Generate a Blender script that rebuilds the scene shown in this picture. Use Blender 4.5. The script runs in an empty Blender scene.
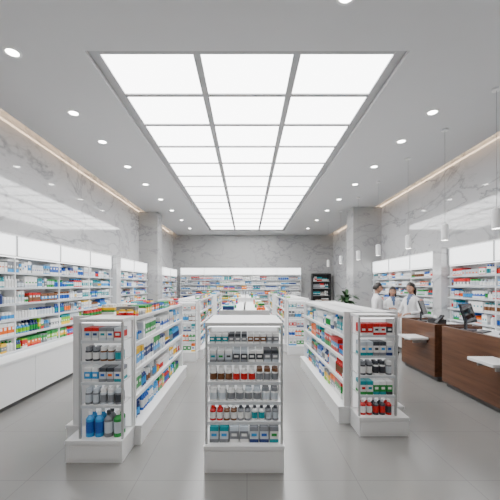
import bpy, bmesh, math, random
from mathutils import Vector, Matrix, Euler

scene = bpy.context.scene
CEIL = 4.04
# ------------------------------------------------------------------ materials
def new_mat(name):
    m = bpy.data.materials.new(name); m.use_nodes = True
    nt = m.node_tree
    return m, nt, nt.nodes["Principled BSDF"]

def plain(name, col, rough=0.5, metal=0.0, spec=0.5, noise=0.04):
    m, nt, b = new_mat(name)
    tc = nt.nodes.new("ShaderNodeTexCoord")
    n = nt.nodes.new("ShaderNodeTexNoise"); n.inputs["Scale"].default_value = 6
    nt.links.new(tc.outputs["Object"], n.inputs["Vector"])
    mx = nt.nodes.new("ShaderNodeMix"); mx.data_type = 'RGBA'
    mx.inputs[6].default_value = (*[c*(1-noise) for c in col], 1)
    mx.inputs[7].default_value = (*[min(1, c*(1+noise)) for c in col], 1)
    nt.links.new(n.outputs["Fac"], mx.inputs[0])
    nt.links.new(mx.outputs[2], b.inputs["Base Color"])
    b.inputs["Roughness"].default_value = rough
    b.inputs["Metallic"].default_value = metal
    b.inputs["Specular IOR Level"].default_value = spec
    return m

def emis(name, col, strength):
    m, nt, b = new_mat(name)
    b.inputs["Base Color"].default_value = (0.8, 0.8, 0.8, 1)
    b.inputs["Emission Color"].default_value = (*col, 1)
    b.inputs["Emission Strength"].default_value = strength
    return m

def vcol(name, rough=0.4, spec=0.5):
    m, nt, b = new_mat(name)
    a = nt.nodes.new("ShaderNodeVertexColor"); a.layer_name = "Col"
    nt.links.new(a.outputs["Color"], b.inputs["Base Color"])
    b.inputs["Roughness"].default_value = rough
    b.inputs["Specular IOR Level"].default_value = spec
    return m

def marble(name, base, vein, rough, scale=0.55, spec=0.5):
    m, nt, b = new_mat(name)
    tc = nt.nodes.new("ShaderNodeTexCoord")
    mp = nt.nodes.new("ShaderNodeMapping")
    mp.inputs["Rotation"].default_value = (0.6, 0.4, 0.5)
    mp.inputs["Scale"].default_value = (1.0, 0.8, 1.7)
    nt.links.new(tc.outputs["Object"], mp.inputs["Vector"])
    def veins(sc, dist, width, seed):
        n = nt.nodes.new("ShaderNodeTexNoise"); n.noise_dimensions = '4D'
        n.inputs["W"].default_value = seed
        n.inputs["Scale"].default_value = sc; n.inputs["Detail"].default_value = 6
        n.inputs["Roughness"].default_value = 0.55
        n.inputs["Distortion"].default_value = dist
        nt.links.new(mp.outputs[0], n.inputs["Vector"])
        s = nt.nodes.new("ShaderNodeMath"); s.operation = 'SUBTRACT'; s.inputs[1].default_value = 0.5
        nt.links.new(n.outputs["Fac"], s.inputs[0])
        a = nt.nodes.new("ShaderNodeMath"); a.operation = 'ABSOLUTE'
        nt.links.new(s.outputs[0], a.inputs[0])
        r = nt.nodes.new("ShaderNodeMapRange")
        r.inputs["From Min"].default_value = 0; r.inputs["From Max"].default_value = width
        r.inputs["To Min"].default_value = 1; r.inputs["To Max"].default_value = 0
        nt.links.new(a.outputs[0], r.inputs["Value"])
        return r.outputs[0]
    v1 = veins(scale, 1.2, 0.025, 1.0); v2 = veins(scale*2.3, 0.8, 0.015, 5.0)
    cl = nt.nodes.new("ShaderNodeTexNoise"); cl.inputs["Scale"].default_value = 0.8
    cl.inputs["Detail"].default_value = 4
    nt.links.new(mp.outputs[0], cl.inputs["Vector"])
    ad = nt.nodes.new("ShaderNodeMath"); ad.operation = 'MULTIPLY_ADD'; ad.inputs[1].default_value = 0.4
    nt.links.new(v2, ad.inputs[0]); nt.links.new(v1, ad.inputs[2])
    mu = nt.nodes.new("ShaderNodeMath"); mu.operation = 'MULTIPLY'; mu.use_clamp = True
    mu2 = nt.nodes.new("ShaderNodeMath"); mu2.operation = 'MULTIPLY'; mu2.inputs[1].default_value = 1.2
    nt.links.new(cl.outputs["Fac"], mu2.inputs[0])
    nt.links.new(ad.outputs[0], mu.inputs[0]); nt.links.new(mu2.outputs[0], mu.inputs[1])
    cm = nt.nodes.new("ShaderNodeMix"); cm.data_type = 'RGBA'
    cm.inputs[6].default_value = (*[c*0.85 for c in base], 1); cm.inputs[7].default_value = (*base, 1)
    nt.links.new(cl.outputs["Fac"], cm.inputs[0])
    mx = nt.nodes.new("ShaderNodeMix"); mx.data_type = 'RGBA'
    mx.inputs[7].default_value = (*vein, 1)
    nt.links.new(cm.outputs[2], mx.inputs[6]); nt.links.new(mu.outputs[0], mx.inputs[0])
    nt.links.new(mx.outputs[2], b.inputs["Base Color"])
    b.inputs["Roughness"].default_value = rough
    b.inputs["Specular IOR Level"].default_value = spec
    return m

def tiles(name):
    m, nt, b = new_mat(name)
    tc = nt.nodes.new("ShaderNodeTexCoord")
    br = nt.nodes.new("ShaderNodeTexBrick")
    br.offset = 0.0; br.squash = 1.0
    br.inputs["Scale"].default_value = 1.0
    br.inputs["Brick Width"].default_value = 0.9; br.inputs["Row Height"].default_value = 0.9
    br.inputs["Mortar Size"].default_value = 0.003; br.inputs["Mortar Smooth"].default_value = 0.1
    br.inputs["Color1"].default_value = (0.230, 0.226, 0.216, 1)
    br.inputs["Color2"].default_value = (0.240, 0.236, 0.226, 1)
    br.inputs["Mortar"].default_value = (0.165, 0.163, 0.158, 1)
    nt.links.new(tc.outputs["Object"], br.inputs["Vector"])
    n = nt.nodes.new("ShaderNodeTexNoise"); n.inputs["Scale"].default_value = 1.3
    n.inputs["Detail"].default_value = 6
    nt.links.new(tc.outputs["Object"], n.inputs["Vector"])
    mx = nt.nodes.new("ShaderNodeMix"); mx.data_type = 'RGBA'; mx.blend_type = 'MULTIPLY'
    mx.inputs[0].default_value = 0.18
    nt.links.new(br.outputs["Color"], mx.inputs[6]); nt.links.new(n.outputs["Fac"], mx.inputs[7])
    nt.links.new(mx.outputs[2], b.inputs["Base Color"])
    b.inputs["Roughness"].default_value = 0.2
    return m

def wood(name, c1, c2):
    m, nt, b = new_mat(name)
    tc = nt.nodes.new("ShaderNodeTexCoord")
    mp = nt.nodes.new("ShaderNodeMapping"); mp.inputs["Scale"].default_value = (8, 0.7, 14)
    nt.links.new(tc.outputs["Object"], mp.inputs["Vector"])
    n = nt.nodes.new("ShaderNodeTexNoise"); n.inputs["Scale"].default_value = 1.5
    n.inputs["Detail"].default_value = 8; n.inputs["Distortion"].default_value = 0.6
    nt.links.new(mp.outputs[0], n.inputs["Vector"])
    cr = nt.nodes.new("ShaderNodeValToRGB")
    cr.color_ramp.elements[0].position = 0.3; cr.color_ramp.elements[0].color = (*c1, 1)
    cr.color_ramp.elements[1].position = 0.7; cr.color_ramp.elements[1].color = (*c2, 1)
    nt.links.new(n.outputs["Fac"], cr.inputs[0]); nt.links.new(cr.outputs[0], b.inputs["Base Color"])
    b.inputs["Roughness"].default_value = 0.4
    return m

M_FLOOR = tiles("floor_tile")
M_CEIL = plain("ceiling_paint", (0.60, 0.60, 0.61), 0.8, noise=0.01)
M_MARBLE = marble("marble_wall", (0.60, 0.60, 0.61), (0.24, 0.24, 0.25), 0.06, spec=1.0)
M_MARBLE_B = marble("marble_grey", (0.44, 0.44, 0.44), (0.24, 0.24, 0.25), 0.25, 0.8)
M_WHITE = plain("white_laminate", (0.78, 0.78, 0.78), 0.35, noise=0.01)
M_RAIL = plain("price_rail", (0.62, 0.65, 0.68), 0.3, noise=0.02)
M_POST = plain("aluminium", (0.5, 0.51, 0.52), 0.35, 0.5)
M_FRAME = plain("light_frame", (0.40, 0.40, 0.41), 0.5)
M_DARK = plain("dark_plastic", (0.02, 0.02, 0.022), 0.35)
M_SCREEN = plain("screen_glass", (0.01, 0.011, 0.014), 0.08)
M_WOOD = wood("walnut", (0.062, 0.024, 0.011), (0.135, 0.055, 0.026))
M_PANEL = emis("light_panel", (1, 1, 1), 8.5)
M_HEAD = emis("lit_header", (0.97, 0.99, 1), 2.2)
M_BACKLIT = emis("backlit_panel", (0.97, 0.99, 1), 0.6)
M_LED = emis("led_strip", (0.97, 0.99, 1), 5.0)
M_COVE = emis("cove_led", (1.0, 0.72, 0.47), 15.0)
M_LAMP = emis("lamp_disc", (1.0, 0.97, 0.92), 25.0)
M_PROD = vcol("packaging")
M_PLINTH = plain("plinth", (0.10, 0.10, 0.10), 0.5)
M_CORD = plain("cord_grey", (0.30, 0.30, 0.30), 0.6)

# ------------------------------------------------------------------ mesh builder
class MB:
    def __init__(s, mats):
        s.v = []; s.f = []; s.m = []; s.c = []; s.mats = mats
        s.O = Vector((0, 0, 0)); s.U = Vector((1, 0, 0)); s.N = Vector((0, 1, 0)); s.W = Vector((0, 0, 1))
    def frame(s, O=(0, 0, 0), U=(1, 0, 0), N=(0, 1, 0)):
        s.O = Vector(O); s.U = Vector(U); s.N = Vector(N)
    def P(s, x, y, z):
        O, U, N = s.O, s.U, s.N
        return (O[0]+U[0]*x+N[0]*y, O[1]+U[1]*x+N[1]*y, O[2]+z)
    def face(s, idx, mat, col):
        s.f.append(idx); s.m.append(mat); s.c.append(col)
    def box(s, x0, x1, y0, y1, z0, z1, mat=0, col=(1, 1, 1)):
        b = len(s.v)
        for z in (z0, z1):
            for x, y in ((x0, y0), (x1, y0), (x1, y1), (x0, y1)):
                s.v.append(s.P(x, y, z))
        for q in ((3, 2, 1, 0), (4, 5, 6, 7), (0, 1, 5, 4), (1, 2, 6, 5), (2, 3, 7, 6), (3, 0, 4, 7)):
            s.face([b+i for i in q], mat, col)
    def carton(s, x0, x1, y0, y1, z0, z1, cs, split=(0.3, 0.7), patch=None):
        h = z1-z0; zs = (z0, z0+h*split[0], z0+h*split[1], z1)
        b = len(s.v)
        for z in zs:
            for x, y in ((x0, y0), (x1, y0), (x1, y1), (x0, y1)):
                s.v.append(s.P(x, y, z))
        for k in range(3):
            for i in range(4):
                j = (i+1) % 4
                s.face([b+4*k+i, b+4*k+j, b+4*k+4+j, b+4*k+4+i], 0, cs[k])
        s.face([b+12, b+13, b+14, b+15], 0, cs[2]); s.face([b+3, b+2, b+1, b], 0, cs[0])
        if patch:
            col, px0, px1, pz0, pz1 = patch
            w = x1-x0; b = len(s.v); y = y1+.0012
            for x, z in ((px0, pz0), (px1, pz0), (px1, pz1), (px0, pz1)):
                s.v.append(s.P(x0+w*x, y, z0+h*z))
            s.face([b, b+1, b+2, b+3], 0, col)
    def lathe(s, cx, cy, prof, n=10, mat=0, cols=None, cap=True):
        b = len(s.v); k = len(prof)
        for r, z in prof:
            for i in range(n):
                a = 2*math.pi*i/n
                s.v.append(s.P(cx+r*math.cos(a), cy+r*math.sin(a), z))
        for j in range(k-1):
            c = cols[j] if cols else (1, 1, 1)
            for i in range(n):
                i2 = (i+1) % n
                s.face([b+j*n+i, b+j*n+i2, b+(j+1)*n+i2, b+(j+1)*n+i], mat, c)
        if cap:
            s.face([b+(k-1)*n+i for i in range(n)], mat, cols[-1] if cols else (1, 1, 1))
            s.face([b+i for i in reversed(range(n))], mat, cols[0] if cols else (1, 1, 1))
    def obox(s, c, size, R, mat=0, col=(1, 1, 1)):
        b = len(s.v); c = Vector(c)
        for z in (-.5, .5):
            for x, y in ((-.5, -.5), (.5, -.5), (.5, .5), (-.5, .5)):
                s.v.append(tuple(c + R @ Vector((x*size[0], y*size[1], z*size[2]))))
        for q in ((3, 2, 1, 0), (4, 5, 6, 7), (0, 1, 5, 4), (1, 2, 6, 5), (2, 3, 7, 6), (3, 0, 4, 7)):
            s.face([b+i for i in q], mat, col)
    def build(s, name, parent=None, bevel=0.0):
        me = bpy.data.meshes.new(name)
        me.from_pydata(s.v, [], s.f)
        for m in s.mats: me.materials.append(m)
        me.polygons.foreach_set("material_index", s.m)
        at = me.color_attributes.new("Col", 'FLOAT_COLOR', 'CORNER')
        data = []
        for f, c in zip(s.f, s.c):
            data.extend((c[0], c[1], c[2], 1.0)*len(f))
        at.data.foreach_set("color", data)
        me.update()
        o = bpy.data.objects.new(name, me); scene.collection.objects.link(o)
        if bevel:
            bm = o.modifiers.new("bevel", 'BEVEL'); bm.width = bevel; bm.segments = 2; bm.limit_method = 'ANGLE'
        if parent: o.parent = parent
        return o

def empty(name, loc=(0, 0, 0)):
    e = bpy.data.objects.new(name, None); e.empty_display_size = 0.2
    scene.collection.objects.link(e); e.location = loc
    return e

# ------------------------------------------------------------------ room shell
XL, XR, YB, YF = -3.6, 4.2, 16.1, -3.0
CL, CR = -3.4, 4.0
TOP = 4.45
def single(name, mats, boxes, bevel=0):
    mb = MB(mats)
    for bx in boxes:
        mb.box(*bx[:6], mat=(bx[6] if len(bx) > 6 else 0))
    return mb.build(name, bevel=bevel)
single("floor", [M_FLOOR], [(XL-.1, XR+.1, YF-.1, YB+.1, -.1, 0)])
single("wall_left", [M_MARBLE], [(XL-.1, XL, YF, YB, 0, TOP)])
single("wall_right", [M_MARBLE], [(XR, XR+.1, YF, YB, 0, TOP)])
single("wall_back", [M_MARBLE_B], [(XL-.1, XR+.1, YB, YB+.1, 0, TOP)])
single("wall_front", [M_WHITE], [(XL-.1, XR+.1, YF-.1, YF, 0, TOP)])
PX, PY0, PY1 = 1.70, 3.44, 14.92
ct = CEIL+.12
single("ceiling", [M_CEIL], [
    (CL, -PX, YF, YB, CEIL, ct), (PX, CR, YF, YB, CEIL, ct),
    (-PX, PX, YF, PY0, CEIL, ct), (-PX, PX, PY1, YB, CEIL, ct),
    (XL-.1, XR+.1, YF-.1, YB+.1, TOP, TOP+.1)])
single("cove_light_strip", [M_COVE], [(CL+.0, CL+.02, YF+.1, YB-.05, ct, ct+.04)])
single("cove_light_strip", [M_COVE], [(CR-.02, CR-.0, YF+.1, YB-.05, ct, ct+.04)])
# ceiling light panel
e = empty("ceiling_light_panel")
mb = MB([M_PANEL])
ix, iy0, iy1 = 1.62, 3.52, 14.78
nrow = 14; pr = (iy1-iy0)/nrow; pc = 2*ix/3
for r in range(nrow):
    for c in range(3):
        mb.box(-ix+pc*c+.03, -ix+pc*(c+1)-.03, iy0+pr*r+.03, iy0+pr*(r+1)-.03, CEIL+.055, CEIL+.065)
mb.build("diffusers", e)
mb = MB([M_FRAME, M_CEIL])
mb.box(-PX, PX, PY0, PY1, CEIL+.10, CEIL+.115)
mb.box(-PX, -ix, PY0, PY1, CEIL+.045, CEIL+.10); mb.box(ix, PX, PY0, PY1, CEIL+.045, CEIL+.10)
mb.box(-ix, ix, PY0, iy0, CEIL+.045, CEIL+.10); mb.box(-ix, ix, iy1, PY1, CEIL+.045, CEIL+.10)
for c in range(4):
    x = -ix+pc*c
    mb.box(x-.04, x+.04, iy0-.03, iy1+.03, CEIL+.035, CEIL+.10)
for r in range(nrow+1):
    y = iy0+pr*r
    for c in range(3):
        mb.box(-ix+pc*c+.04, -ix+pc*(c+1)-.04, y-.03, y+.03, CEIL+.04, CEIL+.10)
mb.build("grid_frame", e)

# columns / pilasters
single("marble_column", [M_MARBLE_B], [(XL, -2.98, 11.0, 11.6, 0, CEIL)])
single("marble_column", [M_MARBLE_B], [(3.32, XR, 10.3, 11.0, 0, CEIL)])
single("marble_pilaster", [M_MARBLE], [(XL+.002, -3.2, 8.1, 8.38, 0, 2.33)])
single("marble_pilaster", [M_MARBLE], [(3.78, XR-.002, 6.42, 6.72, 0, 2.33)])

# ------------------------------------------------------------------ products
W1 = (.78, .78, .77); W2 = (.53, .58, .63)
BLU = (.01, .09, .42); SKY = (.03, .28, .62); NAV = (.01, .03, .15); TEA = (.0, .26, .30)
GRN = (.01, .26, .04); LIM = (.20, .50, .01); RED = (.55, .005, .005); ORG = (.80, .13, .0)
YEL = (.82, .48, .0); PNK = (.70, .10, .22); GRY = (.20, .21, .23); DRK = (.035, .04, .05); PUR = (.15, .05, .35)
BRN = (.16, .06, .02)
MIX = [W1]*9+[W2]*5+[BLU, BLU, SKY, SKY, SKY, NAV, NAV, TEA, TEA, GRN, RED, ORG, YEL, GRY, GRY, BRN]
VIVID = [W1]*4+[W2, BLU, SKY, SKY, TEA, GRN, GRN, LIM, RED, ORG, YEL, YEL, NAV, GRY]
COOL = [W1]*8+[W2]*4+[BLU, SKY, SKY, TEA, NAV, GRY, RED]
PALE = [W1]*10+[W2]*4+[SKY, BLU, RED, TEA, GRY, GRN, ORG, BRN]
GREYS = [W2, GRY, GRY, DRK, W1, TEA, W1]
INK = [BLU, NAV, RED, GRN, TEA, DRK, ORG, SKY]

def jitter(c, rng, a=.12):
    k = 1+rng.uniform(-a, a)
    return tuple(min(.85, x*k) for x in c)

def bottle(mb, cx, cy, z, r, h, body, lab, capc, n=8, slim=True):
    if slim:
        prof = [(r, z), (r, z+h*.15), (r*1.01, z+h*.15), (r*1.01, z+h*.58), (r, z+h*.58), (r, z+h*.68), (r*.42, z+h*.8), (r*.42, z+h*.84), (r*.5, z+h*.84), (r*.5, z+h)]
        cols = [body, body, lab, lab, body, body, body, capc, capc]
    else:
        prof = [(r, z), (r, z+h*.14), (r*1.01, z+h*.14), (r*1.01, z+h*.62), (r, z+h*.62), (r*.95, z+h*.74), (r*.85, z+h*.78), (r*.85, z+h)]
        cols = [body, body, lab, lab, body, capc, capc]
    mb.lathe(cx, cy, prof, n, cols=cols)

def row(mb, O, U, N, L, D, z, hmax, pal, rng, kinds=("box", "box", "bottle", "jar"), n=8, wr=(.045, .09), fill=.65, deep=None, blocks=(1, 5), skip=.03, setb=.04):
    mb.frame(O, U, N)
    u = .015
    while u < L-.05:
        kind = rng.choice(kinds)
        k = rng.randint(*blocks)
        w = rng.uniform(*wr)
        h = hmax*rng.uniform(fill, .95)
        c1, c2, c3 = [jitter(rng.choice(pal), rng) for _ in range(3)]
        if rng.random() < .6: c3 = c1
        sp = (rng.uniform(.12, .35), rng.uniform(.6, .88))
        if rng.random() < skip: u += .06; continue
        dd = deep or min(D-setb-.02, rng.uniform(.10, .2))
        ink = rng.choice(INK) if (c2[0]+c2[1]+c2[2]) > 1.5 else W1
        a0 = rng.uniform(.1, .3); b0 = rng.uniform(.3, .55)
        patch = (ink, a0, a0+rng.uniform(.4, .6), b0, b0+rng.uniform(.08, .25))
        for _ in range(k):
            if u+w > L-.01: break
            if kind == "box":
                mb.carton(u, u+w*.95, D-setb-dd, D-setb+rng.uniform(-.008, .008), z, z+h, (c1, c2, c3), sp, patch)
            elif kind == "bottle":
                r = min(w*.44, .038)
                for q in range(max(1, int(dd/(2.2*r)))):
                    bottle(mb, u+w/2, D-setb-r-q*2.15*r, z, r, h, c1, c2, c3, n, True)
            else:
                r = min(w*.46, .045); hh = min(h, r*3.6)
                for q in range(max(1, int(dd/(2.2*r)))):
                    bottle(mb, u+w/2, D-setb-r-q*2.15*r, z, r, hh, c1, c2, c3, n, False)
            u += w
        u += rng.uniform(.0, .012)

# ------------------------------------------------------------------ wall shelving
def wall_unit(O, U, N, L, levels, base_d, base_h, shelf_d, head, pals, seed, n=8, bay=1.12, gap=.235, fill=.65, wr=(.045, .09), name="wall_shelving_unit"):
    rng = random.Random(seed)
    e = empty(name)
    mb = MB([M_WHITE, M_RAIL, M_LED, M_HEAD, M_POST, M_PLINTH])
    mb.frame(O, U, N)
    if base_h > 0:
        mb.box(0, L, 0.01, base_d-.05, 0, .06, 5)
        nb = max(1, round(L/bay)); bw = L/nb
        mb.box(0, L, .01, base_d-.02, .06, base_h-.03)
        for i in range(nb):
            mb.box(i*bw+.004, (i+1)*bw-.004, base_d-.02, base_d, .07, base_h-.035)
        mb.box(0, L, .01, base_d+.01, base_h-.03, base_h)
    mb.box(0, L, .005, .03, base_h, head[1])
    nb = max(1, round(L/bay)); bw = L/nb
    for i in range(nb+1):
        x = min(max(i*bw, .012), L-.012)
        mb.box(x-.01, x+.01, .03, shelf_d-.03, base_h, head[0], 0)
    for z in levels:
        mb.box(0, L, .03, shelf_d, z-.018, z)
        mb.box(0, L, shelf_d, shelf_d+.010, z-.024, z+.006, 1)
        mb.box(.02, L-.02, shelf_d-.02, shelf_d-.004, z-.023, z-.018, 2)
    mb.box(0, L, .03, shelf_d-.01, head[0], head[0]+.02)
    mb.box(0, L, .03, shelf_d+.01, head[1]-.02, head[1])
    mb.box(.02, L-.02, shelf_d-.04, shelf_d-.024, head[0]-.006, head[0], 2)
    for i in range(nb):
        mb.box(i*bw+.012, (i+1)*bw-.012, shelf_d-.03, shelf_d-.015, head[0]+.02, head[1]-.02, 3)
    for i in range(nb+1):
        x = min(max(i*bw, .012), L-.012)
        mb.box(x-.012, x+.012, shelf_d-.03, shelf_d, head[0]+.02, head[1]-.02, 4)
    mb.build("shelf_frame", e)
    pb = MB([M_PROD])
    for k, z in enumerate(levels):
        pal = pals[min(k, len(pals)-1)]
        top = levels[k+1]-.03 if k+1 < len(levels) else head[0]-.02
        row(pb, O, U, N, L, shelf_d, z, min(gap-.03, top-z-.005), pal, rng, n=n, wr=wr, fill=fill)
    pb.build("packaged_products", e)
    return e

LV = [.66, .885, 1.11, 1.335, 1.56, 1.775]
pl = [VIVID, VIVID, MIX, MIX, MIX, COOL]
LU, LN = (0, 1, 0), (1, 0, 0)
wall_unit((XL, .3, 0), LU, LN, 7.78, LV, .56, .62, .30, (2.00, 2.32), pl, 1)
wall_unit((XL, 8.4, 0), LU, LN, 2.55, LV, .45, .62, .30, (2.00, 2.32), pl, 2)
wall_unit((XL, 11.7, 0), LU, LN, 3.9, LV, .45, .62, .30, (2.00, 2.32), pl, 3)
LR = [.95, 1.16, 1.37, 1.58, 1.77]
RN = (-1, 0, 0)
wall_unit((XR, .5, 0), LU, RN, 5.9, LR, .42, .88, .30, (1.97, 2.32), [PALE]*5, 4, gap=.21, fill=.6)
wall_unit((XR, 6.74, 0), LU, RN, 3.54, LR, .42, .88, .30, (1.97, 2.32), [PALE]*5, 5, gap=.21, fill=.6)
LB = [.66, .9, 1.14, 1.38, 1.62, 1.84]
wall_unit((-3.2, YB, 0), (1, 0, 0), (0, -1, 0), 5.8, LB, .45, .62, .30, (2.09, 2.43), [MIX, VIVID, MIX, MIX, COOL, COOL], 6, n=6, gap=.24, wr=(.07, .13))
# dark display niche
e = empty("dark_display_cabinet")
mb = MB([M_DARK, M_POST])
x0, x1, y0, y1 = 3.12, 4.0, 15.75, 16.08
mb.box(x0, x1, y1-.03, y1, 0, 2.15); mb.box(x0, x0+.04, y0, y1-.03, 0, 2.15); mb.box(x1-.04, x1, y0, y1-.03, 0, 2.15)
mb.box(x0+.04, x1-.04, y0, y1-.03, 2.1, 2.15)
for z in (.4, .75, 1.1, 1.45, 1.78): mb.box(x0+.04, x1-.04, y0+.01, y1-.03, z-.02, z, 1)
mb.build("carcass", e)
pb = MB([M_PROD]); rng = random.Random(8)
for z in (.4, .75, 1.1, 1.45, 1.78): row(pb, (x0+.04, y1, 0), (1, 0, 0), (0, -1, 0), x1-x0-.08, .3, z, .24, GREYS+[BRN, RED], rng, n=6)
pb.build("packaged_products", e)

# ------------------------------------------------------------------ gondolas
def gondola(x0, x1, y0, y1, h, seed, n=8, base=.2, over=.06, pals=None, levels=4, topstock=(1, 1), bay=.9):
    rng = random.Random(seed)
    e = empty("gondola_shelf")
    xc = (x0+x1)/2; hw = (x1-x0)/2
    mb = MB([M_WHITE, M_RAIL, M_LED, M_POST])
    mb.box(x0-over, x1+over, y0, y1, 0, base-.03)
    mb.box(x0-over-.01, x1+over+.01, y0-.01, y1+.01, base-.03, base)
    mb.box(xc-.015, xc+.015, y0+.04, y1-.04, base, h)
    mb.box(x0, x1, y0, y0+.04, base, h+.02); mb.box(x0, x1, y1-.04, y1, base, h+.02)
    zs = [base+(h-base)*k/levels for k in range(levels+1)]
    for k, z in enumerate(zs[1:], 1):
        mb.box(x0+.01, x1-.01, y0+.04, y1-.04, z-.02, z)
        for s in (-1, 1):
            xe = x0 if s < 0 else x1
            a, b = sorted((xe, xe-s*.012))
            mb.box(a, b, y0+.04, y1-.04, z-.028, z+.008, 0)
            a, b = sorted((xe-s*.03, xe-s*.014))
            mb.box(a, b, y0+.06, y1-.06, z-.026, z-.02, 2)
    nb = max(1, round((y1-y0)/bay)); bw = (y1-y0)/nb
    for i in range(1, nb):
        y = y0+bw*i
        mb.box(x0+.05, x1-.05, y-.008, y+.008, base, h-.02, 0)
    mb.build("shelf_frame", e)
    pb = MB([M_PROD]); L = y1-y0-.1
    pals = pals or [VIVID, MIX, VIVID, MIX]
    for s in (-1, 1):
        O = (xc, y0+.05, 0); N = (s, 0, 0)
        for k in range(levels):
            row(pb, O, (0, 1, 0), N, L, hw-.01, zs[k], (zs[k+1]-zs[k])-.045, pals[k % len(pals)], rng, n=n, wr=(.05, .10), setb=.03)
        if topstock[0 if s < 0 else 1]:
            row(pb, O, (0, 1, 0), N, L, hw-.02, h, .12, VIVID, rng, n=n, fill=.45, setb=.03)
    pb.build("packaged_products", e)
    return e

def endcap(x0, x1, y0, y1, h, shelves, rowspec, seed, base=.2, bx=(0, 0), double=False):
    e = empty("end_cap_display")
    mb = MB([M_WHITE, M_RAIL, M_LED, M_POST, M_BACKLIT])
    mb.box(x0-bx[0], x1+bx[1], y0-.03, y1, 0.0, base-.03)
    mb.box(x0-bx[0]-.005, x1+bx[1]+.005, y0-.04, y1, base-.03, base)
    mb.box(x0-bx[0]+.02, x1+bx[1]-.02, y0-.036, y0-.03, .03, base-.05)
    yb = (y0+y1)/2 if double else y1-.02
    mb.box(x0, x1, yb-.01, yb+.01, base, h-.03)
    mb.box(x0+.02, x1-.02, yb-.014, yb-.01, base+.01, h-.04, 4)
    if double: mb.box(x0+.02, x1-.02, yb+.01, yb+.014, base+.01, h-.04, 4)
    mb.box(x0, x1, y0, y1, h-.03, h)
    for x in (x0, x1-.02):
        mb.box(x, x+.02, y0, y0+.02, base, h-.03, 3)
        if double: mb.box(x, x+.02, y1-.02, y1, base, h-.03, 3)
    for k, z in enumerate(shelves):
        if k > 0:
            mb.box(x0+.02, x1-.02, y0+.005, y1-.02, z-.012, z)
            mb.box(x0+.02, x1-.02, y0-.006, y0+.004, z-.020, z+.006, 1)
            mb.box(x0+.03, x1-.03, y0+.006, y0+.02, z-.018, z-.012, 2)
    mb.box(x0+.03, x1-.03, y0+.006, y0+.03, h-.036, h-.03, 2)
    mb.build("display_frame", e)
    pb = MB([M_PROD]); rng = random.Random(seed)
    for k, z in enumerate(shelves):
        top = shelves[k+1]-.03 if k+1 < len(shelves) else h-.045
        kinds, cols, frac, w = rowspec[k]
        sides = [((x0+.02, yb, 0), (1, 0, 0), (0, -1, 0))]
        if double: sides.append(((x0+.02, yb, 0), (1, 0, 0), (0, 1, 0)))
        for O, U, N in sides:
            D = (y1-y0)/2 if double else y1-.02-y0
            pb.frame(O, U, N)
            L = x1-x0-.04; u = .01; g = (top-z)*frac
            cnt = max(1, int((L-.02)/w)); step = (L-.02)/cnt
            for i in range(cnt):
                c = cols[(i*len(cols))//cnt]
                c = [jitter(q, rng, .05) for q in c]
                hh = g
                if kinds == "box":
                    pb.carton(u+step*.06, u+step*.94, D-.20, D-.03, z, z+hh, c, (.22, .72), (rng.choice(INK) if sum(c[1]) > 1.5 else W1, .2, .8, .4, .58))
                else:
                    r = step*.44
                    for q in range(2):
                        bottle(pb, u+step/2, D-.03-r-q*2.1*r, z, r, hh, c[0], c[1], c[2], 14, kinds == "bottle")
                u += step
    pb.build("packaged_products", e)
    return e

# centre front display
cs = [.23, .42, .59, .76, .93, 1.09]
spec = [("box", [(GRY, W2, TEA), (W1, GRY, W2), (NAV, W2, GRY), (TEA, W1, GRY)], .85, .078),
        ("bottle", [(RED, W1, RED), (BRN, W1, W1), (GRY, W1, DRK), (W1, TEA, DRK), (GRY, W2, DRK)], .88, .058),
        ("jar", [(W1, W2, W1), (W1, GRY, W1), (W1, GRY, W2), (W1, W2, GRY)], .80, .072),
        ("jar", [(W1, BRN, W1), (W1, RED, W1), (W1, GRY, BRN)], .80, .066),
        ("box", [(GRY, W2, W1), (GRY, DRK, W2), (W1, DRK, W1), (W2, GRY, DRK)], .78, .062),
        ("box", [(W1, TEA, W1), (W1, GRY, DRK), (W1, BRN, W1), (W2, GRY, W1)], .60, .055)]
endcap(-.36, .31, 2.84, 3.56, 1.275, cs, spec, 11, base=.23, double=True, bx=(.005, .005))
ls = [.2, .50, .71, .90, 1.09]
spec = [("bottle", [(SKY, BLU, W1), (GRY, W2, DRK), (GRN, W2, W1)], .88, .085),
        ("jar", [(GRY, W2, W2), (W2, GRY, W1), (GRY, DRK, W2)], .80, .065),
        ("box", [(W1, SKY, W1), (GRY, W2, DRK), (TEA, W1, GRY)], .80, .06),
        ("jar", [(DRK, W1, GRY), (BRN, W2, W1), (GRY, TEA, W1)], .80, .06),
        ("box", [(W1, W2, RED), (W2, W1, GRY), (W1, RED, W2)], .75, .06)]
endcap(-1.53, -1.125, 3.0, 3.29, 1.29, ls, spec, 12, base=.2, bx=(.10, .0))
gondola(-1.74, -1.12, 3.30, 5.75, 1.27, 21, topstock=(1, 1))
rs = [.2, .42, .63, .84, 1.06]
spec = [("bottle", [(RED, W1, W1), (DRK, RED, W2), (RED, DRK, W1)], .85, .065),
        ("box", [(GRN, W1, TEA), (TEA, GRN, W1), (DRK, GRN, W1)], .8, .062),
        ("jar", [(DRK, W1, GRY), (W1, DRK, DRK), (GRY, W2, W1)], .82, .064),
        ("box", [(TEA, W1, W2), (GRY, W1, DRK), (NAV, W2, W1)], .78, .07),
        ("box", [(W1, RED, RED), (RED, W1, RED), (W1, DRK, RED)], .7, .07)]
endcap(1.19, 1.60, 3.52, 3.80, 1.28, rs, spec, 13, base=.2, bx=(.0, .11))
gondola(1.12, 1.74, 3.81, 6.5, 1.27, 22, topstock=(0, 0))
gondola(-.40, .32, 4.7, 7.3, 1.22, 23)
gondola(-1.60, -1.02, 7.2, 9.9, 1.27, 24, n=6, topstock=(0, 1))
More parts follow.
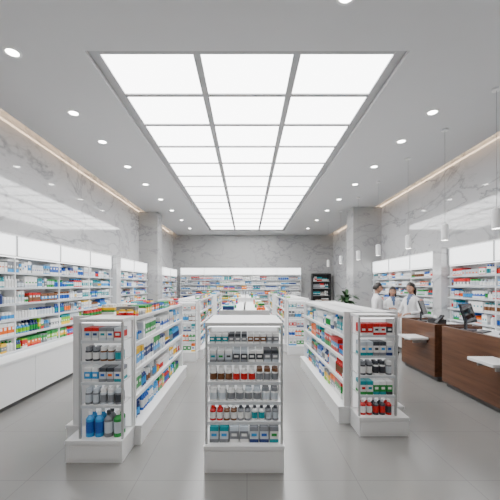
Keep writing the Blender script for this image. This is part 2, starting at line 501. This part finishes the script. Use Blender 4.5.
gondola(.90, 1.48, 7.9, 10.5, 1.27, 25, n=6, topstock=(1, 0))
gondola(-.40, .32, 8.5, 11.2, 1.25, 26, n=6)
gondola(-1.60, -1.02, 11.1, 13.4, 1.27, 27, n=6)
gondola(.90, 1.48, 11.7, 13.8, 1.27, 28, n=6)
# end displays of the second rows
spec2 = [("box", [(SKY, W1, W1), (W1, GRN, W1), (YEL, W1, ORG)], .85, .08),
         ("bottle", [(W1, BLU, W1), (ORG, W1, W1), (GRN, W1, W1)], .85, .07),
         ("box", [(W1, RED, W1), (NAV, W2, W1), (W1, W2, TEA)], .8, .08),
         ("jar", [(W1, GRY, DRK), (W1, SKY, W1), (BRN, W1, W1)], .8, .07),
         ("box", [(W1, TEA, W1), (GRY, W1, W1), (W1, ORG, W1)], .75, .08)]
endcap(-1.55, -1.06, 6.90, 7.19, 1.27, rs, spec2, 31)
endcap(.94, 1.44, 7.60, 7.89, 1.27, rs, spec2, 32)

# ------------------------------------------------------------------ service counter
def counter(y0, y1):
    mb = MB([M_WOOD, M_WHITE, M_PLINTH])
    mb.box(3.16, 3.72, y0+.03, y1-.03, 0, .08, 2)
    mb.box(3.10, 3.15, y0, y1, .08, .95)
    mb.box(3.15, 3.72, y0, y0+.04, .08, .95); mb.box(3.15, 3.72, y1-.04, y1, .08, .95)
    mb.box(3.15, 3.70, y0+.04, y1-.04, .08, .86, 0)
    mb.box(3.15, 3.74, y0+.04, y1-.04, .86, .90, 1)
    return mb.build("service_counter", bevel=.004)
counter(.9, 5.25); counter(5.45, 6.62)
def ledge(y):
    mb = MB([M_WHITE, M_POST])
    mb.box(2.78, 3.10, y-.22, y+.22, .66, .70)
    mb.box(2.86, 3.10, y-.16, y-.14, .60, .66, 1); mb.box(2.86, 3.10, y+.14, y+.16, .60, .66, 1)
    mb.build("bag_ledge", bevel=.006)
ledge(3.95); ledge(5.85)

def pos(x, y, z, rz, w=.34, h=.26):
    z += .001
    R = Matrix.Rotation(rz, 3, 'Z')
    Rt = R @ Matrix.Rotation(math.radians(-18), 3, 'X')
    mb = MB([M_DARK, M_SCREEN, M_POST])
    c = Vector((x, y, z))
    mb.obox(c+Vector((0, 0, .012)), (.20, .18, .024), R)
    mb.obox(c+R@Vector((0, .03, .10)), (.05, .03, .18), R)
    mb.obox(c+R@Vector((0, 0, .27))+Vector((0, 0, 0)), (w, .025, h), Rt)
    mb.obox(c+R@Vector((0, 0, .27))+Rt@Vector((0, -.014, 0)), (w*.92, .004, h*.9), Rt, 1)
    mb.obox(c+R@Vector((0, -.19, .010)), (.34, .12, .02), R)
    mb.build("pos_terminal", bevel=.002)
pos(3.36, 5.02, .90, math.radians(35), .40, .30)
pos(3.38, 6.35, .90, math.radians(50), .36, .28)
def reader(x, y, z, rz):
    R = Matrix.Rotation(rz, 3, 'Z'); mb = MB([M_DARK, M_SCREEN, M_PROD])
    z += .001
    mb.obox((x, y, z+.01), (.10, .12, .02), R)
    mb.obox((x, y, z+.06), (.03, .03, .08), R)
    R2 = R@Matrix.Rotation(math.radians(50), 3, 'X')
    mb.obox(Vector((x, y, z+.12)), (.085, .17, .03), R2)
    mb.obox(Vector((x, y, z+.12))+R2@Vector((0, .04, .016)), (.065, .06, .003), R2, 1)
    mb.build("card_reader", bevel=.002)
reader(3.28, 5.62, .90, math.radians(-90)); reader(3.3, 4.2, .90, math.radians(-90))
mb = MB([M_DARK, M_WHITE])
mb.box(3.28, 3.46, 5.72, 5.98, .901, 1.0); mb.box(3.30, 3.44, 5.76, 5.94, 1.0, 1.015); mb.box(3.33, 3.335, 5.80, 5.90, 1.015, 1.06, 1)
mb.build("receipt_printer", bevel=.008)

# ------------------------------------------------------------------ lamps
def downlight(x, y, power=25):
    e = empty("recessed_downlight", (x, y, CEIL))
    mb = MB([M_WHITE, M_LAMP])
    mb.lathe(0, 0, [(.085, -.001), (.085, -.008), (.065, -.008), (.058, -.002)], 20, 0, cap=False)
    mb.lathe(0, 0, [(.060, -.004), (.060, -.002)], 20, 1)
    mb.build("trim_and_lens", e)
    l = bpy.data.lights.new("downlight_beam", 'SPOT'); l.energy = power; l.spot_size = math.radians(110); l.spot_blend = 1.0
    l.shadow_soft_size = .06; l.color = (1, .98, .95)
    lo = bpy.data.objects.new("downlight_beam", l); scene.collection.objects.link(lo); lo.parent = e; lo.location = (0, 0, -.03)
for y in (3.46, 4.68, 5.62, 6.8, 8.0, 9.4, 10.8, 12.4, 14.2): downlight(-2.46, y)
for y in (4.66, 5.6, 6.8, 8.0, 9.4, 10.8, 12.4, 14.2): downlight(2.62, y)
downlight(.84, 2.79, 35)
for x in (-2.46, -.8, .84, 2.62):  # added downlights out of view, to brighten the fronts facing the camera
    for y in (1.4, -.2, -1.8):
        downlight(x, y, 60)

def pendant(x, y, z=2.30):
    mb = MB([M_WHITE, M_LAMP, M_CORD]); mb.frame((x, y, 0))
    mb.lathe(0, 0, [(.047, z), (.053, z), (.053, z+.24), (.03, z+.26), (.012, z+.26)], 20, 0, cap=False)
    mb.lathe(0, 0, [(.046, z+.01), (.046, z+.02)], 20, 1)
    mb.lathe(0, 0, [(.003, z+.25), (.003, CEIL-.02)], 6, 2)
    mb.lathe(0, 0, [(.05, CEIL-.025), (.05, CEIL)], 16, 0)
    mb.build("pendant_lamp")
for y in (4.1, 5.17, 6.35, 7.8, 9.2, 10.9, 12.6): pendant(3.1, y)

# ------------------------------------------------------------------ plant
def plant(x, y):
    rng = random.Random(5)
    gm = plain("leaf_green", (.015, .06, .014), .5, noise=.3)
    mb = MB([M_DARK, gm])
    mb.frame((x, y, 0))
    mb.lathe(0, 0, [(.15, 0), (.20, .6), (.18, .6), (.17, .55)], 20, 0)
    mb.lathe(0, 0, [(.02, .5), (.02, 1.2)], 8, 0)
    for i in range(90):
        a = rng.uniform(0, 2*math.pi); t = rng.uniform(.2, 1.3); L = rng.uniform(.3, .52)
        z0 = rng.uniform(.6, 1.3); pts = []
        for k in range(6):
            s = k/5
            r = L*s*math.cos(t)*1.0+.02; z = z0+L*s*math.sin(t)-.22*s*s
            wd = .05*math.sin(math.pi*min(.98, s*.9+.08))
            pts.append((r, z, wd))
        b = len(mb.v)
        for r, z, wd in pts:
            for sgn in (-1, 1):
                mb.v.append(mb.P(r*math.cos(a)-sgn*wd*math.sin(a), r*math.sin(a)+sgn*wd*math.cos(a), z))
        for k in range(5):
            mb.face([b+2*k, b+2*k+1, b+2*k+3, b+2*k+2], 1, (1, 1, 1))
    mb.build("potted_plant")
plant(2.72, 9.0)

# ------------------------------------------------------------------ people
M_SKIN = plain("skin", (.45, .24, .16), .5)
M_COAT = plain("white_coat", (.75, .75, .76), .7, noise=.02)
M_TROU = plain("dark_trousers", (.03, .03, .045), .8)
M_HAIR = plain("dark_hair", (.012, .008, .006), .45, noise=.3)
M_SHIRT = plain("blue_shirt", (.08, .13, .25), .7)
M_SHOE = plain("shoe_leather", (.015, .013, .012), .4)
M_LIP = plain("lips", (.42, .14, .12), .4)
M_EYE = plain("eye_dark", (.02, .015, .012), .2)
M_EYEW = plain("eye_white", (.7, .7, .68), .3)

def skin_mesh(name, vs, es, rs, sub=1):
    me = bpy.data.meshes.new(name); me.from_pydata(vs, es, []); me.update()
    o = bpy.data.objects.new(name, me); scene.collection.objects.link(o)
    o.modifiers.new("skin", 'SKIN')
    if not me.skin_vertices: me.skin_vertices.new()
    for i, d in enumerate(me.skin_vertices[0].data):
        r = rs[i]; d.radius = r if isinstance(r, tuple) else (r, r)
        d.use_root = (i == 0)
    s = o.modifiers.new("sub", 'SUBSURF'); s.levels = sub; s.render_levels = sub
    dg = bpy.context.evaluated_depsgraph_get()
    nm = bpy.data.meshes.new_from_object(o.evaluated_get(dg))
    bpy.data.objects.remove(o)
    return nm

def person(name, loc, rz, scale, arms, longhair=False, tilt=0.15, turn=0.0):
    root = empty(name, loc)
    def add(nm, mesh, mats, parent=None):
        mesh.materials.clear()
        for m in mats: mesh.materials.append(m)
        o = bpy.data.objects.new(nm, mesh); scene.collection.objects.link(o); o.parent = parent or root
        for p in mesh.polygons: p.use_smooth = True
        return o
    vs = [(0, 0, .95), (0, 0, 1.10), (0, 0, 1.28), (0, .01, 1.40), (0, .012, 1.49), (0, -.005, 1.60)]
    rs = [(.13, .10), (.11, .085), (.12, .09), (.09, .07), .056, .054]
    es = [(0, 1), (1, 2), (2, 3), (3, 4), (4, 5)]
    for s in (-1, 1):
        b = len(vs)
        vs += [(s*.09, 0, .86), (s*.10, -.015, .49), (s*.10, .02, .10), (s*.11, -.07, .045), (s*.115, -.15, .035)]
        rs += [.085, .056, .042, .040, .032]
        es += [(0, b), (b, b+1), (b+1, b+2), (b+2, b+3), (b+3, b+4)]
        el, wr = arms[0 if s < 0 else 1]
        b = len(vs)
        vs += [(s*.15, .01, 1.39), el, wr]; rs += [.045, .038, .026]
        es += [(3, b), (b, b+1), (b+1, b+2)]
    nm = skin_mesh("body", vs, es, rs, 2)
    add("body", nm, [M_SKIN, M_TROU, M_SHOE])
    for p in nm.polygons:
        z = p.center.z
        p.material_index = 2 if z < .085 else (1 if z < .95 and abs(p.center.x) < .18 and p.center.y > -.16 else 0)
    bmh = bmesh.new()
    for s in (-1, 1):
        el, wr = [Vector(a) for a in arms[0 if s < 0 else 1]]
        d = (wr-el).normalized()
        side = d.cross(Vector((0, 0, 1)))
        if side.length < .2: side = Vector((0, 1, 0))
        side.normalize(); dn = side.cross(d).normalized()
        if dn.z > 0: dn = -dn
        p2 = wr+d*.085
        m = skin_mesh("h", [tuple(wr+d*.045), tuple(wr-d*.01), tuple(p2)], [(0, 1), (0, 2)], [(.034, .022), (.024, .02), (.036, .018)], 1)
        bmh.from_mesh(m)
        for off, ln in ((-.030, .062), (-.010, .075), (.010, .070), (.029, .052)):
            a = p2+side*off-d*.01; b_ = a+d*ln*.5+dn*.008; c = a+d*ln*.8+dn*.024; e_ = a+d*ln+dn*.04
            bmh.from_mesh(skin_mesh("f", [tuple(a), tuple(b_), tuple(c), tuple(e_)], [(0, 1), (1, 2), (2, 3)], [.0095, .009, .008, .007], 1))
        inn = side if (side.dot(Vector((-s, 0, 0))) > 0) else -side
        a = wr+d*.025+inn*.022; b_ = a+inn*.025+d*.02+dn*.01; c = b_+d*.03+dn*.012
        bmh.from_mesh(skin_mesh("t", [tuple(a), tuple(b_), tuple(c)], [(0, 1), (1, 2)], [.012, .010, .008], 1))
    hm = bpy.data.meshes.new("hands"); bmh.to_mesh(hm); bmh.free()
    add("hands", hm, [M_SKIN])
    rings = [(.50, .225, .175, 0), (.62, .215, .165, 0), (.80, .20, .155, 0), (.95, .185, .142, 0), (1.08, .158, .125, 0), (1.18, .160, .126, 0), (1.27, .170, .128, 0),
             (1.34, .178, .126, .003), (1.39, .180, .116, .006), (1.425, .160, .102, .008), (1.455, .120, .084, .010), (1.485, .082, .070, .012), (1.515, .066, .062, .012)]
    nn = 40; vv = []; ff = []; mi = []
    for z, rx, ry, oy in rings:
        for i in range(nn):
            a = 2*math.pi*i/nn
            k = 1 + (.03*math.sin(a*7) if z < .9 else 0)
            vv.append((rx*k*math.cos(a), oy+ry*k*math.sin(a), z))
    for j in range(len(rings)-1):
        for i in range(nn):
            a0 = 2*math.pi*(i+.5)/nn; i2 = (i+1) % nn
            x = abs(rings[j][1]*math.cos(a0)); zc = (rings[j][0]+rings[j+1][0])/2
            mi.append(1 if (math.sin(a0) < 0 and zc > 1.2 and x < (zc-1.2)*.22+.004) else 0)
            ff.append((j*nn+i, j*nn+i2, (j+1)*nn+i2, (j+1)*nn+i))
    cm = bpy.data.meshes.new("coat"); cm.from_pydata(vv, [], ff)
    add("coat", cm, [M_COAT, M_SHIRT])
    for p, k in zip(cm.polygons, mi): p.material_index = k
    lm = bmesh.new()
    def quad(pts):
        lm.faces.new([lm.verts.new(p) for p in pts])
    def fy(x, z):
        for j in range(len(rings)-1):
            z0, rx0, ry0, o0 = rings[j]; z1, rx1, ry1, o1 = rings[j+1]
            if z0 <= z <= z1:
                t = (z-z0)/(z1-z0); rx = rx0+(rx1-rx0)*t; ry = ry0+(ry1-ry0)*t; oy = o0+(o1-o0)*t
                return oy-ry*math.sqrt(max(0, 1-(x/rx)**2))-.006
        return -.15
    for s in (-1, 1):
        P = [(s*.004, 1.19), (s*.035, 1.22), (s*.070, 1.34), (s*.060, 1.38), (s*.072, 1.40), (s*.070, 1.44)]
        Q = [(s*.002, 1.19), (s*.010, 1.24), (s*.032, 1.34), (s*.040, 1.38), (s*.046, 1.40), (s*.056, 1.45)]
        for k in range(len(P)-1):
            quad([(x, fy(x, z)-.004, z) for x, z in (P[k], P[k+1], Q[k+1], Q[k])])
        pts = [(s*.06, .82), (s*.15, .82), (s*.15, .95), (s*.06, .95)]
        quad([(x, fy(x, z)-.008, z) for x, z in pts])
    for k in range(7):
        z0, z1 = .52+k*.095, .52+(k+1)*.095
        quad([(x, fy(x, z)-.004, z) for x, z in ((-.014, z0), (.014, z0), (.014, z1), (-.014, z1))])
    bmesh.ops.remove_doubles(lm, verts=lm.verts, dist=.0005)
    l2 = bpy.data.meshes.new("coat_lapels"); lm.to_mesh(l2); lm.free()
    lo = add("coat_lapels", l2, [M_COAT]); sd = lo.modifiers.new("thick", 'SOLIDIFY'); sd.thickness = .004; sd.offset = 0
    for p in l2.polygons: p.use_smooth = False
    bms = bmesh.new()
    for s in (-1, 1):
        el, wr = arms[0 if s < 0 else 1]
        el = Vector(el); wr = Vector(wr); cuff = el.lerp(wr, .93)
        up = Vector((s*.155, .01, 1.375))
        mid = up.lerp(el, .5)
        bms.from_mesh(skin_mesh("s", [(s*.10, .01, 1.375), tuple(up), tuple(mid), tuple(el), tuple(cuff)], [(0, 1), (1, 2), (2, 3), (3, 4)], [.055, .060, .054, .048, .038], 2))
    sm = bpy.data.meshes.new("coat_sleeves"); bms.to_mesh(sm); bms.free()
    add("coat_sleeves", sm, [M_COAT])
    he = bpy.data.objects.new("head_pivot", None); scene.collection.objects.link(he); he.parent = root
    he.location = (0, -.01, 1.565); he.rotation_euler = (tilt, 0, turn); he.scale = (1.1,)*3
    bm = bmesh.new()
    bmesh.ops.create_uvsphere(bm, u_segments=40, v_segments=28, radius=1)
    for v in bm.verts:
        x, y, z = v.co
        if z < 0:
            k = 1-.34*(-z)**1.6; x *= k; y = y*(1-.12*(-z)) - .12*(-z)
        if y < 0: y *= .93
        if y < -.6 and abs(x) < .20 and -.42 < z < .12:
            t = (z+.42)/.54
            y -= .24*(1-abs(x)/.20)*max(0, min(1, (1-t)*1.5, t*4))
        if y < -.5 and .16 < abs(x) < .55 and -.02 < z < .2: y += .07
        v.co = (x*.074, y*.093, z*.115+.075)
    for f in bm.faces: f.smooth = True
    def blob(c, r, mi):
        g = bmesh.ops.create_uvsphere(bm, u_segments=12, v_segments=8, radius=1)
        for v in g["verts"]:
            v.co = Vector((v.co.x*r[0]+c[0], v.co.y*r[1]+c[1], v.co.z*r[2]+c[2]))
        for f in {f for v in g["verts"] for f in v.link_faces}: f.material_index = mi; f.smooth = True
    for s in (-1, 1):
        blob((s*.074, .008, .070), (.009, .018, .030), 0)
        blob((s*.028, -.073, .084), (.013, .008, .0065), 4)
        blob((s*.028, -.078, .084), (.006, .005, .006), 1)
        blob((s*.029, -.080, .103), (.017, .005, .003), 3)
    blob((0, -.087, .018), (.022, .007, .004), 2); blob((0, -.086, .012), (.018, .007, .0045), 2)
    hm = bpy.data.meshes.new("head"); bm.to_mesh(hm); bm.free()
    for m in (M_SKIN, M_EYE, M_LIP, M_HAIR, M_EYEW): hm.materials.append(m)
    ho = bpy.data.objects.new("head", hm); scene.collection.objects.link(ho); ho.parent = he
    bm = bmesh.new()
    bmesh.ops.create_uvsphere(bm, u_segments=40, v_segments=28, radius=1)
    for v in bm.verts:
        x, y, z = v.co
        nx, ny, nz = x*.083, y*.100+.008, z*.124+.078
        front = max(0, min(1, (-ny-.015)/.03))
        low = max(0, min(1, (.142-abs(nx)*.25-nz)/.02))
        side = 1 if (nz < .060 and ny < .022) else 0
        k = max(front*low, side)
        if longhair and z < 0 and ny > -.02:
            nz = .078+z*.25; nx = x*.092; ny = max(y, -.1)*.075+.035; k = 0
        elif not longhair and nz < .03: k = 1
        if k > 0:
            nx *= 1-.35*k; ny = ny*(1-.55*k)+.02*k; nz = nz*(1-.2*k)+.075*.2*k
        v.co = (nx, ny, nz)
    for f in bm.faces: f.smooth = True
    hm = bpy.data.meshes.new("hair"); bm.to_mesh(hm); bm.free(); hm.materials.append(M_HAIR)
    hh = bpy.data.objects.new("hair", hm); scene.collection.objects.link(hh); hh.parent = he
    root.rotation_euler = (0, 0, rz); root.scale = (scale,)*3
    return root

fwd = [((-.25, -.03, 1.12), (-.15, -.27, 1.07)), ((.25, -.03, 1.12), (.13, -.28, 1.09))]
one = [((-.25, .02, 1.11), (-.20, -.21, 1.02)), ((.25, -.06, 1.13), (.12, -.29, 1.16))]
down = [((-.25, .04, 1.12), (-.22, -.10, .92)), ((.25, -.02, 1.12), (.14, -.25, 1.05))]
person("pharmacist", (2.92, 7.4, 0), math.radians(62), .93, one, False, .12, .1)
person("pharmacist", (3.44, 7.8, 0), math.radians(-10), .88, down, True, .15, -.2)
person("pharmacist", (3.46, 6.95, 0), math.radians(-60), .93, fwd, True, .12, -.1)

# ------------------------------------------------------------------ world + camera
w = bpy.data.worlds.new("world"); scene.world = w; w.use_nodes = True
w.node_tree.nodes["Background"].inputs[0].default_value = (.8, .8, .8, 1)
w.node_tree.nodes["Background"].inputs[1].default_value = .3
cam = bpy.data.cameras.new("camera"); co = bpy.data.objects.new("camera", cam)
scene.collection.objects.link(co)
co.location = (0, 0, 1.6); co.rotation_euler = (math.radians(90), 0, 0)
cam.sensor_width = 36; cam.lens = 36*330/500
cam.shift_x = 3/500; cam.shift_y = 35/500; cam.clip_start = .05
scene.camera = co
